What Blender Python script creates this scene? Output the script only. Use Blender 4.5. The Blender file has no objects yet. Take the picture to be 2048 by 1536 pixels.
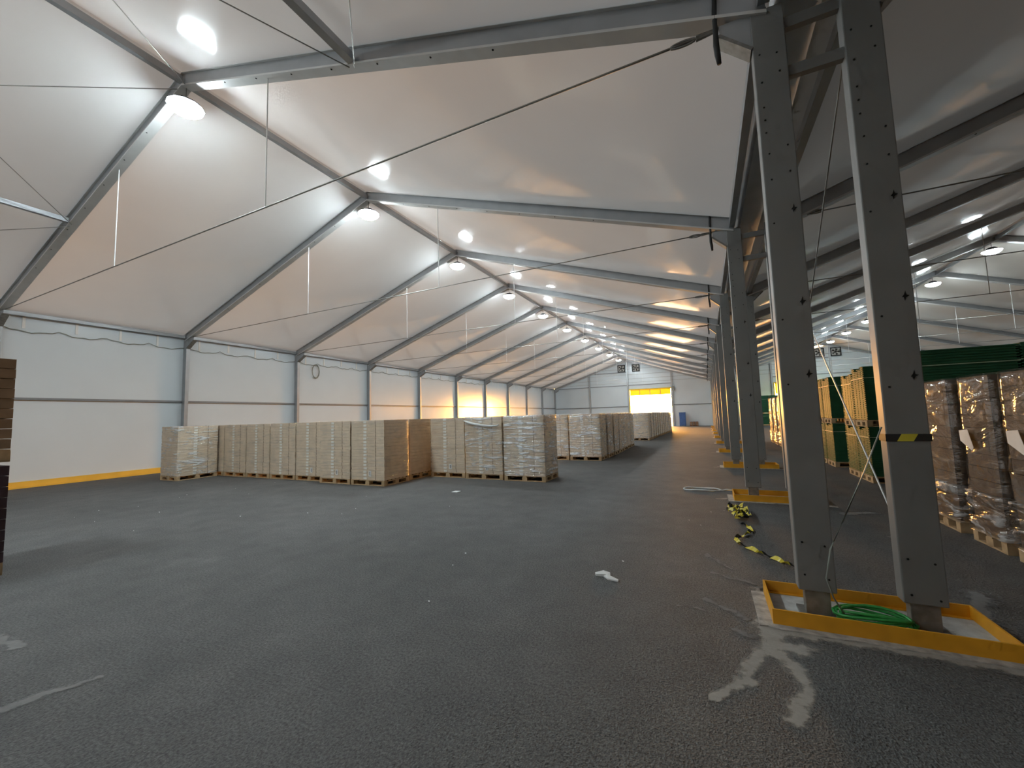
import bpy, math, random
from mathutils import Vector, Matrix, noise
random.seed(7)
R = math.radians
scn = bpy.context.scene
col = scn.collection

# ------------------------------------------------------------------ camera
CZ = 1.715
YAW, PITCH, ROLL = .4446, .0821, .0310
cy, sy, cp, sp, cr, sr = math.cos(YAW), math.sin(YAW), math.cos(PITCH), math.sin(PITCH), math.cos(ROLL), math.sin(ROLL)
r0 = Vector((cy, sy, 0)); f0 = Vector((-sy, cy, 0)); zz = Vector((0, 0, 1))
fw = f0 * cp + zz * sp; u1 = -f0 * sp + zz * cp
cam_r = r0 * cr - u1 * sr; cam_u = r0 * sr + u1 * cr
cd = bpy.data.cameras.new('camera'); cam = bpy.data.objects.new('camera', cd); col.objects.link(cam)
cd.sensor_fit = 'HORIZONTAL'; cd.sensor_width = 36.0; cd.lens = 808.7762 / 2048 * 36.0
cd.clip_start = .05; cd.clip_end = 500
M = Matrix((cam_r, cam_u, -fw)).transposed().to_4x4(); M.translation = Vector((0, 0, CZ))
cam.matrix_world = M
scn.camera = cam

# ------------------------------------------------------------------ world / exposure
SKY_STRENGTH = 280.0
LAMP = 240.0            # radiance of the lamp diffusers
w = bpy.data.worlds.new('evening_sky'); scn.world = w; w.use_nodes = True
bg = w.node_tree.nodes['Background']
wt = w.node_tree
# dusk sky: a dim neutral dome with a broad orange glow low over the horizon the end doors face
_tc = wt.nodes.new('ShaderNodeTexCoord'); _nv = wt.nodes.new('ShaderNodeVectorMath'); _nv.operation = 'DOT_PRODUCT'
_nv.inputs[1].default_value = (.10, .99, 0)
_sp = wt.nodes.new('ShaderNodeSeparateXYZ'); _az = wt.nodes.new('ShaderNodeMapRange'); _el = wt.nodes.new('ShaderNodeMapRange')
wt.links.new(_tc.outputs['Generated'], _nv.inputs[0]); wt.links.new(_tc.outputs['Generated'], _sp.inputs[0])
for _n, _a, _b, _c, _d in ((_az, .45, .85, 0, 1), (_el, .06, .30, 1, 0)):
    _n.interpolation_type = 'SMOOTHSTEP'
    for _k, _v in zip((1, 2, 3, 4), (_a, _b, _c, _d)): _n.inputs[_k].default_value = _v
wt.links.new(_nv.outputs['Value'], _az.inputs[0]); wt.links.new(_sp.outputs['Z'], _el.inputs[0])
_mu = wt.nodes.new('ShaderNodeMath'); _mu.operation = 'MULTIPLY'; wt.links.new(_az.outputs[0], _mu.inputs[0]); wt.links.new(_el.outputs[0], _mu.inputs[1])
_mx = wt.nodes.new('ShaderNodeMix'); _mx.data_type = 'RGBA'; wt.links.new(_mu.outputs[0], _mx.inputs['Factor'])
_mx.inputs['A'].default_value = (.0140, .0164, .0180, 1); _mx.inputs['B'].default_value = (1.0, .45, .09, 1)
wt.links.new(_mx.outputs['Result'], bg.inputs['Color'])
bg.inputs['Strength'].default_value = SKY_STRENGTH
vs = scn.view_settings
vs.view_transform = 'Standard'; vs.look = 'None'; vs.gamma = 1.0; vs.use_curve_mapping = False
vs.exposure = 0.0
scn.cycles.max_bounces = 5; scn.cycles.diffuse_bounces = 3; scn.cycles.glossy_bounces = 3; scn.cycles.transparent_max_bounces = 10
scn.cycles.caustics_reflective = False; scn.cycles.caustics_refractive = False; scn.cycles.adaptive_threshold = .06; scn.cycles.adaptive_min_samples = 14
def portal(name, x0, x1, z1, y):
    l = bpy.data.lights.new(name, 'AREA'); l.shape = 'RECTANGLE'; l.size = x1 - x0; l.size_y = z1
    l.cycles.is_portal = True
    o = bpy.data.objects.new(name, l); col.objects.link(o)
    o.location = ((x0 + x1) / 2, y, z1 / 2); o.rotation_euler = (R(-90), 0, 0)
YE = 54.25
portal('door_portal', -8.8, -3.75, 4.02, YE + .05)
portal('door_portal', 7.1, 12.3, 3.45, YE + .05)

# ------------------------------------------------------------------ materials
def nt(name):
    m = bpy.data.materials.new(name); m.use_nodes = True
    t = m.node_tree; return m, t, t.nodes['Principled BSDF']
def N(t, typ, **kw):
    n = t.nodes.new(typ)
    for k, v in kw.items():
        if k.startswith('i_'):
            key = k[2:]; key = int(key) if key.isdigit() else key.replace('_', ' ')
            n.inputs[key].default_value = v
        else: setattr(n, k, v)
    return n
def ramp(t, fac, stops):
    n = t.nodes.new('ShaderNodeValToRGB'); e = n.color_ramp.elements
    while len(e) < len(stops): e.new(.5)
    for k, (p, c) in enumerate(stops): e[k].position = p; e[k].color = (*c, 1)
    t.links.new(fac, n.inputs[0]); return n
def plain(name, c, rough=.5, metal=0, noise=.12, scale=6, bump=0, bscale=60, spec=.5, obj=True):
    m, t, b = nt(name)
    tc = N(t, 'ShaderNodeTexCoord'); no = N(t, 'ShaderNodeTexNoise', i_Scale=scale, i_Detail=2)
    geo = N(t, 'ShaderNodeNewGeometry')
    t.links.new(geo.outputs['Position'], no.inputs['Vector'])
    lo = tuple(x * (1 - noise) for x in c); hi = tuple(min(1, x * (1 + noise)) for x in c)
    rp = ramp(t, no.outputs['Fac'], [(.3, lo), (.7, hi)])
    t.links.new(rp.outputs[0], b.inputs['Base Color'])
    b.inputs['Roughness'].default_value = rough; b.inputs['Metallic'].default_value = metal
    b.inputs['Specular IOR Level'].default_value = spec
    if bump:
        n2 = N(t, 'ShaderNodeTexNoise', i_Scale=bscale, i_Detail=4)
        t.links.new(geo.outputs['Position'], n2.inputs['Vector'])
        bp = N(t, 'ShaderNodeBump', i_Strength=bump, i_Distance=.02)
        t.links.new(n2.outputs['Fac'], bp.inputs['Height']); t.links.new(bp.outputs[0], b.inputs['Normal'])
    return m
def asphalt():
    m, t, b = nt('asphalt')
    g = N(t, 'ShaderNodeNewGeometry')
    big = N(t, 'ShaderNodeTexNoise', i_Scale=.35, i_Detail=6, i_Roughness=.62)
    fine = N(t, 'ShaderNodeTexNoise', i_Scale=55, i_Detail=3, i_Roughness=.7)
    vor = N(t, 'ShaderNodeTexVoronoi', i_Scale=95)
    dust = N(t, 'ShaderNodeTexNoise', i_Scale=1.4, i_Detail=9, i_Roughness=.72)
    for n in (big, fine, vor, dust): t.links.new(g.outputs['Position'], n.inputs['Vector'])
    r1 = ramp(t, big.outputs['Fac'], [(.3, (.108, .107, .103)), (.7, (.150, .147, .141))])
    r2 = ramp(t, fine.outputs['Fac'], [(.3, (.40, .40, .40)), (.72, (1.40, 1.40, 1.40))])
    mid = N(t, 'ShaderNodeTexNoise', i_Scale=2.6, i_Detail=5, i_Roughness=.65); t.links.new(g.outputs['Position'], mid.inputs['Vector'])
    rm = ramp(t, mid.outputs['Fac'], [(.32, (.84, .84, .85)), (.68, (1.10, 1.10, 1.09))])
    mx0 = N(t, 'ShaderNodeMix', data_type='RGBA', blend_type='MULTIPLY'); mx0.inputs['Factor'].default_value = 1
    mx = N(t, 'ShaderNodeMix', data_type='RGBA', blend_type='MULTIPLY'); mx.inputs['Factor'].default_value = 1
    t.links.new(r1.outputs[0], mx0.inputs['A']); t.links.new(rm.outputs[0], mx0.inputs['B']); t.links.new(mx0.outputs['Result'], mx.inputs['A']); t.links.new(r2.outputs[0], mx.inputs['B'])
    r3 = ramp(t, dust.outputs['Fac'], [(.58, (0, 0, 0)), (.85, (.30, .30, .30))])
    mx2 = N(t, 'ShaderNodeMix', data_type='RGBA'); mx2.inputs['B'].default_value = (.30, .29, .27, 1)
    t.links.new(r3.outputs[0], mx2.inputs['Factor']); t.links.new(mx.outputs['Result'], mx2.inputs['A'])
    t.links.new(mx2.outputs['Result'], b.inputs['Base Color'])
    b.inputs['Roughness'].default_value = .72; b.inputs['Specular IOR Level'].default_value = .35
    ad = N(t, 'ShaderNodeMath', operation='ADD'); t.links.new(fine.outputs['Fac'], ad.inputs[0]); t.links.new(vor.outputs['Distance'], ad.inputs[1])
    bp = N(t, 'ShaderNodeBump', i_Strength=.55, i_Distance=.012); t.links.new(ad.outputs[0], bp.inputs['Height'])
    t.links.new(bp.outputs[0], b.inputs['Normal'])
    return m
def membrane(name, c, rough, bs=.12, trans=0):
    m, t, b = nt(name)
    g = N(t, 'ShaderNodeNewGeometry')
    n1 = N(t, 'ShaderNodeTexNoise', i_Scale=.5, i_Detail=3); n2 = N(t, 'ShaderNodeTexNoise', i_Scale=1.1, i_Detail=4)
    for n in (n1, n2): t.links.new(g.outputs['Position'], n.inputs['Vector'])
    rp = ramp(t, n1.outputs['Fac'], [(.3, tuple(x * .94 for x in c)), (.7, c)])
    t.links.new(rp.outputs[0], b.inputs['Base Color'])
    b.inputs['Roughness'].default_value = rough
    bp = N(t, 'ShaderNodeBump', i_Strength=bs, i_Distance=.05); t.links.new(n2.outputs['Fac'], bp.inputs['Height'])
    t.links.new(bp.outputs[0], b.inputs['Normal'])
    if trans:                                       # coated fabric lets a little daylight through
        tl = N(t, 'ShaderNodeBsdfTranslucent'); tl.inputs['Color'].default_value = (.85, .85, .84, 1)
        mx = N(t, 'ShaderNodeMixShader'); mx.inputs[0].default_value = trans
        t.links.new(b.outputs[0], mx.inputs[1]); t.links.new(tl.outputs[0], mx.inputs[2])
        t.links.new(mx.outputs[0], t.nodes['Material Output'].inputs['Surface'])
    return m
def film(name, gloss, streak, scale=(.8, .8, 8), rough=.12, bump=.8, tint=(.95, .96, .97)):
    # clear plastic wrap: mostly see-through, a glossy reflection on crumpled normals, white streaks along the creases painted in for lamp glints
    m, t, b = nt(name)
    g = N(t, 'ShaderNodeNewGeometry'); mp = N(t, 'ShaderNodeMapping'); mp.inputs['Scale'].default_value = scale
    t.links.new(g.outputs['Position'], mp.inputs['Vector'])
    wr = N(t, 'ShaderNodeTexNoise', i_Scale=2.0, i_Detail=4, i_Roughness=.55, i_Distortion=1.0)
    t.links.new(mp.outputs[0], wr.inputs['Vector'])
    pa = N(t, 'ShaderNodeTexNoise', i_Scale=2.4, i_Detail=3); t.links.new(g.outputs['Position'], pa.inputs['Vector'])
    bp = N(t, 'ShaderNodeBump', i_Strength=bump, i_Distance=.06); t.links.new(wr.outputs['Fac'], bp.inputs['Height'])
    gl = N(t, 'ShaderNodeBsdfGlossy'); gl.inputs['Color'].default_value = (1, 1, 1, 1); gl.inputs['Roughness'].default_value = rough
    t.links.new(bp.outputs[0], gl.inputs['Normal'])
    b.inputs['Base Color'].default_value = (*tint, 1); b.inputs['Roughness'].default_value = .3
    t.links.new(bp.outputs[0], b.inputs['Normal'])
    tr = N(t, 'ShaderNodeBsdfTransparent'); mx = N(t, 'ShaderNodeMixShader'); mx2 = N(t, 'ShaderNodeMixShader')
    mx.inputs[0].default_value = gloss
    t.links.new(tr.outputs[0], mx.inputs[1]); t.links.new(gl.outputs[0], mx.inputs[2])
    rs = ramp(t, wr.outputs['Fac'], [(.50, (0,) * 3), (.60, (1,) * 3)])
    rp = ramp(t, pa.outputs['Fac'], [(.38, (0,) * 3), (.54, (1,) * 3)])
    mu = N(t, 'ShaderNodeMath', operation='MULTIPLY'); t.links.new(rs.outputs[0], mu.inputs[0]); t.links.new(rp.outputs[0], mu.inputs[1])
    ma = N(t, 'ShaderNodeMath', operation='MULTIPLY'); ma.inputs[1].default_value = streak
    t.links.new(mu.outputs[0], ma.inputs[0]); t.links.new(ma.outputs[0], mx2.inputs[0])
    t.links.new(mx.outputs[0], mx2.inputs[1]); t.links.new(b.outputs[0], mx2.inputs[2])
    t.links.new(mx2.outputs[0], t.nodes['Material Output'].inputs['Surface'])
    return m
def emit(name, c, s):
    m, t, b = nt(name); b.inputs['Base Color'].default_value = (.9, .9, .9, 1)
    b.inputs['Emission Color'].default_value = (*c, 1); b.inputs['Emission Strength'].default_value = s
    return m
def spillmat(name, c):
    m, t, b = nt(name)
    at = N(t, 'ShaderNodeAttribute', attribute_name='fade'); g = N(t, 'ShaderNodeNewGeometry')
    no = N(t, 'ShaderNodeTexNoise', i_Scale=11, i_Detail=8, i_Roughness=.75); t.links.new(g.outputs['Position'], no.inputs['Vector'])
    rp = ramp(t, no.outputs['Fac'], [(.3, tuple(x * .7 for x in c)), (.7, c)]); t.links.new(rp.outputs[0], b.inputs['Base Color'])
    b.inputs['Roughness'].default_value = .9
    a1 = N(t, 'ShaderNodeMath', operation='MULTIPLY_ADD'); a1.inputs[1].default_value = 2.0; a1.inputs[2].default_value = -1.0
    t.links.new(no.outputs['Fac'], a1.inputs[0])
    a2 = N(t, 'ShaderNodeMath', operation='ADD', use_clamp=True); t.links.new(a1.outputs[0], a2.inputs[0]); t.links.new(at.outputs['Fac'], a2.inputs[1])
    sm = ramp(t, a2.outputs[0], [(.30, (0, 0, 0)), (.90, (.80, .80, .80))])
    tr = N(t, 'ShaderNodeBsdfTransparent'); mx = N(t, 'ShaderNodeMixShader')
    t.links.new(sm.outputs[0], mx.inputs[0]); t.links.new(tr.outputs[0], mx.inputs[1]); t.links.new(b.outputs[0], mx.inputs[2])
    t.links.new(mx.outputs[0], t.nodes['Material Output'].inputs['Surface'])
    return m
def translucent(name, c):
    m, t, b = nt(name)
    b.inputs['Base Color'].default_value = (*c, 1); b.inputs['Roughness'].default_value = .45
    tl = N(t, 'ShaderNodeBsdfTranslucent'); tl.inputs['Color'].default_value = (*c, 1)
    no = N(t, 'ShaderNodeTexNoise', i_Scale=4); rp = ramp(t, no.outputs['Fac'], [(.3, (.3,) * 3), (.7, (.4,) * 3)])
    mx = N(t, 'ShaderNodeMixShader'); t.links.new(rp.outputs[0], mx.inputs[0])
    t.links.new(b.outputs[0], mx.inputs[1]); t.links.new(tl.outputs[0], mx.inputs[2])
    t.links.new(mx.outputs[0], t.nodes['Material Output'].inputs['Surface'])
    return m
MT = dict(
    asphalt=asphalt(),
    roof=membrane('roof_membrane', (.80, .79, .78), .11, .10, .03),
    roof_dim=membrane('roof_membrane_dim', (.66, .63, .57), .11, .10, .008),  # right hall's dimness put into a darker, less translucent roof tone
    wall=membrane('wall_membrane', (.68, .735, .765), .20, .05),
    alu=plain('aluminium_profile', (.40, .41, .42), .42, .55, .06, 3),
    flange=plain('pale_flange', (.66, .65, .63), .45, .1, .06, 3),
    column=plain('column_aluminium', (.27, .27, .262), .5, .35, .06, 2.5),
    steel=plain('galvanised_steel', (.26, .25, .23), .5, .6, .2, 14),
    rail=plain('wall_rail', (.22, .23, .24), .5, .3, .05),
    cable=plain('steel_cable', (.30, .29, .27), .45, .7, .1),
    rod=plain('pale_rod', (.78, .78, .76), .35, .2, .05),
    black=plain('black_rubber', (.012, .012, .012), .6, 0, .2),
    hole=plain('hole_black', (.01, .01, .01), .5, .3, .2),
    yellow=plain('yellow_paint', (.78, .36, .018), .5, 0, .12, 5),
    dooryellow=plain('door_yellow', (.86, .60, .02), .5, 0, .08, 2),
    ybase=plain('yellow_board', (.80, .48, .06), .5, 0, .08, 2),
    concrete=plain('concrete_grout', (.50, .50, .48), .92, 0, .18, 9, .4, 40),
    concrete2=plain('rough_concrete', (.40, .375, .34), .95, 0, .30, 14, .5, 50),
    card=plain('brown_cardboard', (.74, .595, .435), .8, 0, .07, 5),
    card2=plain('brown_cardboard_dark', (.30, .20, .12), .8, 0, .10, 5),
    label=plain('white_print', (.80, .78, .74), .5, 0, .04),
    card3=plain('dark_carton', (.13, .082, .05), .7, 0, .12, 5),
    traymark=plain('tray_print', (.90, .86, .78), .5, 0, .10, 9),
    ink=plain('grey_print', (.18, .17, .16), .6, 0, .04),
    wood=plain('pallet_wood', (.50, .345, .19), .8, 0, .18, 9),
    film=film('stretch_film', .12, .70),
    filmlight=film('stretch_film_light', .05, .12),
    filmheavy=film('stretch_film_heavy', .18, .95),
    filmbrown=film('stretch_film_tall', .22, .22, (.8, .8, 1.8), .07, .55, (.5, .45, .4)),
    skirt=film('film_skirt', .25, .60, (1.2, 1.2, 4), .15, .6, (.70, .68, .66)),
    green=plain('green_plastic', (.032, .125, .062), .55, 0, .12, 4, spec=.22),
    strap=plain('pale_strap', (.45, .55, .38), .5, 0, .1),
    lamp=emit('lamp_diffuser', (.80, .94, 1.0), LAMP),
    housing=plain('lamp_housing', (.10, .10, .11), .5, .4, .1),
    fan=plain('fan_black', (.02, .018, .016), .5, .2, .2),
    louvre=plain('fan_mesh_pale', (.55, .52, .48), .6, 0, .1),
    curtain=translucent('yellow_door_curtain', (.92, .70, .02)),
    blue=plain('blue_plastic', (.06, .13, .33), .5, 0, .1),
    brown=plain('brown_box', (.22, .10, .05), .7, 0, .15),
    tapey=plain('tape_yellow', (.70, .58, .05), .35, 0, .06),
    tapek=plain('tape_black', (.02, .02, .02), .35, 0, .06),
    paper=plain('white_paper', (.74, .75, .74), .8, 0, .05),
    hose=plain('green_cable', (.04, .33, .07), .45, 0, .15, 20),
    wire=plain('thin_wire', (.28, .30, .26), .5, .2, .1),
    dark=plain('dark_wrap', (.06, .035, .045), .35, 0, .3, 3),
    spill=spillmat('concrete_splash', (.46, .42, .37)),
    dust=spillmat('floor_dust', (.27, .26, .25)),
    outside=plain('outside_ground', (.42, .36, .30), .38, 0, .1, .5),
)

# ------------------------------------------------------------------ mesh helpers
class MB:
    def __init__(s): s.v = []; s.f = []; s.m = []
    def poly(s, pts, faces, mi=0):
        k = len(s.v); s.v += [tuple(p) for p in pts]
        s.f += [tuple(k + i for i in f) for f in faces]; s.m += [mi] * len(faces); return s
    def box(s, x0, x1, y0, y1, z0, z1, mi=0):
        return s.poly([(x0, y0, z0), (x1, y0, z0), (x1, y1, z0), (x0, y1, z0), (x0, y0, z1), (x1, y0, z1), (x1, y1, z1), (x0, y1, z1)],
                      [(0, 3, 2, 1), (4, 5, 6, 7), (0, 1, 5, 4), (1, 2, 6, 5), (2, 3, 7, 6), (3, 0, 4, 7)], mi)
    def prism(s, prof, y0, y1, mi=0):
        n = len(prof)        # prof = [(x,z)] extruded along y
        pts = [(x, y0, z) for x, z in prof] + [(x, y1, z) for x, z in prof]
        fs = [tuple(range(n)), tuple(range(2 * n - 1, n - 1, -1))] + [(i, i + n, (i + 1) % n + n, (i + 1) % n) for i in range(n)]
        return s.poly(pts, fs, mi)
    def tube(s, path, r, n=6, mi=0, closed=False):
        path = [Vector(p) for p in path]; k = len(s.v); L = len(path)
        rr = r if isinstance(r, (list, tuple)) else [r] * L
        for i, p in enumerate(path):
            a = path[max(i - 1, 0)]; b = path[min(i + 1, L - 1)]
            if closed: a = path[i - 1]; b = path[(i + 1) % L]
            d = (b - a).normalized(); ref = Vector((0, 0, 1)) if abs(d.z) < .9 else Vector((1, 0, 0))
            e1 = d.cross(ref).normalized(); e2 = d.cross(e1)
            for j in range(n):
                t = 2 * math.pi * j / n; s.v.append(tuple(p + (e1 * math.cos(t) + e2 * math.sin(t)) * rr[i]))
        for i in range(L if closed else L - 1):
            for j in range(n):
                a = k + i * n + j; b = k + i * n + (j + 1) % n; c = k + ((i + 1) % L) * n + (j + 1) % n; d = k + ((i + 1) % L) * n + j
                s.f.append((a, b, c, d)); s.m.append(mi)
        if not closed:
            s.f.append(tuple(k + j for j in range(n - 1, -1, -1))); s.m.append(mi)
            s.f.append(tuple(k + (L - 1) * n + j for j in range(n))); s.m.append(mi)
        return s
    def lathe(s, prof, c, n=16, mi=0):
        k = len(s.v); L = len(prof)
        for r, z in prof:
            for j in range(n):
                t = 2 * math.pi * j / n; s.v.append((c[0] + r * math.cos(t), c[1] + r * math.sin(t), c[2] + z))
        for i in range(L - 1):
            for j in range(n):
                s.f.append((k + i * n + j, k + i * n + (j + 1) % n, k + (i + 1) * n + (j + 1) % n, k + (i + 1) * n + j)); s.m.append(mi)
        s.f.append(tuple(k + j for j in range(n - 1, -1, -1))); s.m.append(mi)
        s.f.append(tuple(k + (L - 1) * n + j for j in range(n))); s.m.append(mi)
        return s
    def mesh(s, name, mats, smooth=False):
        me = bpy.data.meshes.new(name); me.from_pydata(s.v, [], s.f)
        for m in (mats if isinstance(mats, (list, tuple)) else [mats]): me.materials.append(MT[m])
        me.polygons.foreach_set('material_index', s.m)
        if smooth: me.polygons.foreach_set('use_smooth', [True] * len(s.f))
        me.update(); return me
    def obj(s, name, mats, parent=None, smooth=False):
        return put(name, s.mesh(name, mats, smooth), parent)
def put(name, me, parent=None, loc=None, rz=None):
    o = bpy.data.objects.new(name, me); col.objects.link(o)
    if parent: o.parent = parent
    if loc is not None: o.location = loc
    if rz is not None: o.rotation_euler[2] = rz
    return o
def tag(o, label, cat, group=None, kind=None):
    o['label'] = label; o['category'] = cat
    if group: o['group'] = group
    if kind: o['kind'] = kind
    return o
def thing(name, label, cat, group=None, loc=(0, 0, 0), rz=0, kind=None):
    o = put(name, None, None, loc, rz); return tag(o, label, cat, group, kind)
def bevel(o, wd=.005, seg=1):
    b = o.modifiers.new('bevel', 'BEVEL'); b.width = wd; b.segments = seg; b.limit_method = 'ANGLE'; return o
ORD = ['first', 'second', 'third', 'fourth', 'fifth', 'sixth', 'seventh', 'eighth', 'ninth', 'tenth', 'eleventh', 'twelfth', 'thirteenth', 'fourteenth', 'fifteenth']

# ------------------------------------------------------------------ layout numbers
BAY = 5.0
def FY(n): return 4.17 if n == 0 else 4.103 + BAY * n
NF, NL = -3, 10                       # frames
XL, XR1, XA = -9.108, 11.6, .72       # left ridge, right ridge, column A centre line
XB = 1.375; XW = -19.13; XW2 = 2 * XR1 - XB
SL = .334; ZR = 8.86; DR = .25        # roof slope, membrane height at the ridge, rafter depth (vertical)
def zroof(x): 
    return ZR - SL * (abs(x - XL) if x < 1.05 else abs(x - XR1))

# ------------------------------------------------------------------ floor, outside
fl = MB().poly([(-24, -14, 0), (27, -14, 0), (27, YE + .3, 0), (-24, YE + .3, 0)], [(0, 1, 2, 3)]).obj('floor', 'asphalt')
tag(fl, 'dark grey asphalt floor running through both halls', 'floor', kind='structure')
og = MB().poly([(-60, YE + .3, -.02), (60, YE + .3, -.02), (60, 140, -.02), (-60, 140, -.02)], [(0, 1, 2, 3)]).obj('ground_outside', 'outside')
tag(og, 'pale ground outside beyond the bright doorways', 'ground', kind='structure')

# ------------------------------------------------------------------ roof membranes
ceil = thing('ceiling', 'pale sagging fabric roof of the two pitched halls', 'ceiling', kind='structure')
def roof_panel(xa, xb, n):
    NXs, NYs = 20, 20; y0, y1 = FY(n), FY(n + 1); v = []; f = []
    for i in range(NXs + 1):
        u = i / NXs; x = xa + (xb - xa) * u
        for j in range(NYs + 1):
            t = j / NYs
            sag = (.09 if n == -1 else .20) * 4 * t * (1 - t) * max(0, math.sin(math.pi * u)) ** .55
            v.append((x, y0 + (y1 - y0) * t, zroof(x if x != xb and x != xa else x) - sag))
    for i in range(NXs):
        for j in range(NYs):
            a = i * (NYs + 1) + j; f.append((a, a + 1, a + NYs + 2, a + NYs + 1))
    m = MB(); m.poly(v, f); return m.obj('roof_panel', 'roof' if xa < 1 else 'roof_dim', ceil, True)
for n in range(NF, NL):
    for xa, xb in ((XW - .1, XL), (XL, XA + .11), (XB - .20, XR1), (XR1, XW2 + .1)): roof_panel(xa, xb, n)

# ------------------------------------------------------------------ left wall
wl = thing('wall_left', 'white sheeted side wall left of the hall, divided by posts and a rail', 'wall', kind='structure')
zr_ = 2.763
for n in range(NF, NL):
    y0, y1 = FY(n), FY(n + 1)
    MB().box(XW - .12, XW - .09, y0, y1, .0, zr_).obj('wall_panel', 'wall', wl)
    MB().box(XW - .12, XW - .09, y0, y1, zr_, zroof(XW)).obj('wall_panel', 'wall', wl)
    MB().box(XW - .09, XW - .02, y0 + .07, y1 - .07, zr_ - .035, zr_ + .035).obj('rail', 'rail', wl)
    if n >= 0:
        for k in range(4):
            ys = y0 + .55 + 1.16 * k + random.uniform(-.05, .05); z1 = 5.36; L = random.uniform(.36, .5)
            MB().box(XW - .085, XW - .075, ys - .035, ys + .035, z1 - L, z1).obj('webbing_strap', 'label', wl)
bl = MB()
bl.box(XW - .09, XW - .05, FY(-3), YE, 0, .2).box(XW - .05, XW + .02, FY(-3), YE, 0, .05)
bo = bl.obj('baseboard_left', 'ybase'); tag(bo, 'yellow board along the foot of the left white wall', 'baseboard', kind='structure')

def gable(name, label, xc, x0, x1, posts, door, zrails):
    g = thing(name, label, 'wall', kind='structure')
    xs = [x0] + posts + [x1]
    dx0, dx1, dz = door
    def pan(xa, xb, za, zb):
        za_, zb_ = zroof(xa), zroof(xb); top = 99 if zb is None else zb
        if max(za_, zb_) <= za + .01: return
        lo_l, lo_r = za < za_, za < zb_
        def cross(z): return xa + (xb - xa) * (z - za_) / (zb_ - za_)
        pr = []
        if lo_l: pr.append((xa, za))
        else: pr.append((cross(za), za))
        if lo_r: pr.append((xb, za))
        else: pr.append((cross(za), za))
        if lo_r: pr.append((xb, min(zb_, top)))
        if (za_ - top) * (zb_ - top) < 0: pr.append((cross(top), top))
        if lo_l: pr.append((xa, min(za_, top)))
        MB().prism(pr, YE, YE + .03).obj('wall_panel', 'wall', g)
    zs = [0] + zrails + [None]
    for xa, xb in zip(xs[:-1], xs[1:]):
        inside = xa >= dx0 - .01 and xb <= dx1 + .01
        for za, zb in zip(zs[:-1], zs[1:]):
            if inside and zb is not None and zb <= dz: continue
            if inside and zb is not None and za < dz < zb: pan(xa, xb, dz, zb)
            else: pan(xa, xb, za, zb)
        for z in zrails:
            if z > min(zroof(xa), zroof(xb)) or (inside and z < dz): continue
            MB().box(xa + .06, xb - .06, YE - .07, YE, z - .04, z + .04).obj('rail', 'rail', g)
    for x in posts:
        zb = dz if dx0 - .01 <= x <= dx1 + .01 and dx0 + .05 < x < dx1 - .05 else 0
        MB().box(x - .09, x + .09, YE - .2, YE, zb, zroof(x) - .02).obj('post', 'alu', g)
    return g
DL = (-9.05, -3.70, 4.86); DRt = (6.95, 12.45, 4.75)
gable('wall_end', 'white far gable wall of the left hall with posts and rails', XL, XW - .1, 1.05, [-14.1, -9.05, -3.70], DL, [2.65, 5.4, 7.15])
gable('wall_end_right', 'white far gable wall of the right hall', XR1, 1.05, XW2 + .1, [6.95, 12.45, 17.0], DRt, [2.65, 5.4, 7.15])
wb = MB().prism([(XW - .1, 0), (1.05, 0), (1.05, zroof(1.0)), (XL, ZR), (XW - .1, zroof(XW - .1))], FY(NF) - .05, FY(NF)).prism(
    [(1.05, 0), (XW2 + .1, 0), (XW2 + .1, zroof(XW2 + .1)), (XR1, ZR), (1.05, zroof(1.1))], FY(NF) - .05, FY(NF)).obj('wall_back', 'wall')
tag(wb, 'white gable wall behind the camera', 'wall', kind='structure')
wr = thing('wall_right', 'white sheeted side wall at the far right of the right hall', 'wall', kind='structure')
for n in range(NF, NL):
    MB().box(XW2 + .09, XW2 + .12, FY(n), FY(n + 1), 0, zroof(XW2)).obj('wall_panel', 'wall', wr)

# ------------------------------------------------------------------ doors in the gables
def roll_door(name, label, d, zo, rolled):
    x0, x1, dz = d
    t = thing(name, label, 'door', kind='structure')
    MB().box(x0, x0 + .22, YE - .16, YE + .02, 0, dz).obj('door_jamb', 'dooryellow', t)
    MB().box(x1 - .13, x1, YE - .16, YE + .02, 0, dz).obj('door_jamb', 'dooryellow', t)
    MB().box(x0 + .22, x1 - .13, YE - .16, YE + .02, dz - .14, dz).obj('door_header', 'dooryellow', t)
    k = 4; wd = (x1 - .13 - x0 - .22) / k
    for i in range(k):
        MB().box(x0 + .22 + i * wd + .03, x0 + .22 + (i + 1) * wd - .03, YE - .06, YE - .045, zo, dz - .14).obj('door_curtain', 'curtain', t)
        if i: MB().box(x0 + .22 + i * wd - .03, x0 + .22 + i * wd + .03, YE - .08, YE - .03, zo, dz - .14).obj('curtain_batten', 'steel', t)
    return t
d1 = roll_door('door_1', 'yellow roll-up door at the far end, open to glaring light', DL, 4.02, 1)
MB().box(-3.68, -3.42, YE - .4, YE - .2, 4.45, 4.95).obj('door_motor', 'steel', d1)
roll_door('door_2', 'yellow roll-up door at the end of the right hall', DRt, 3.45, 1)
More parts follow.
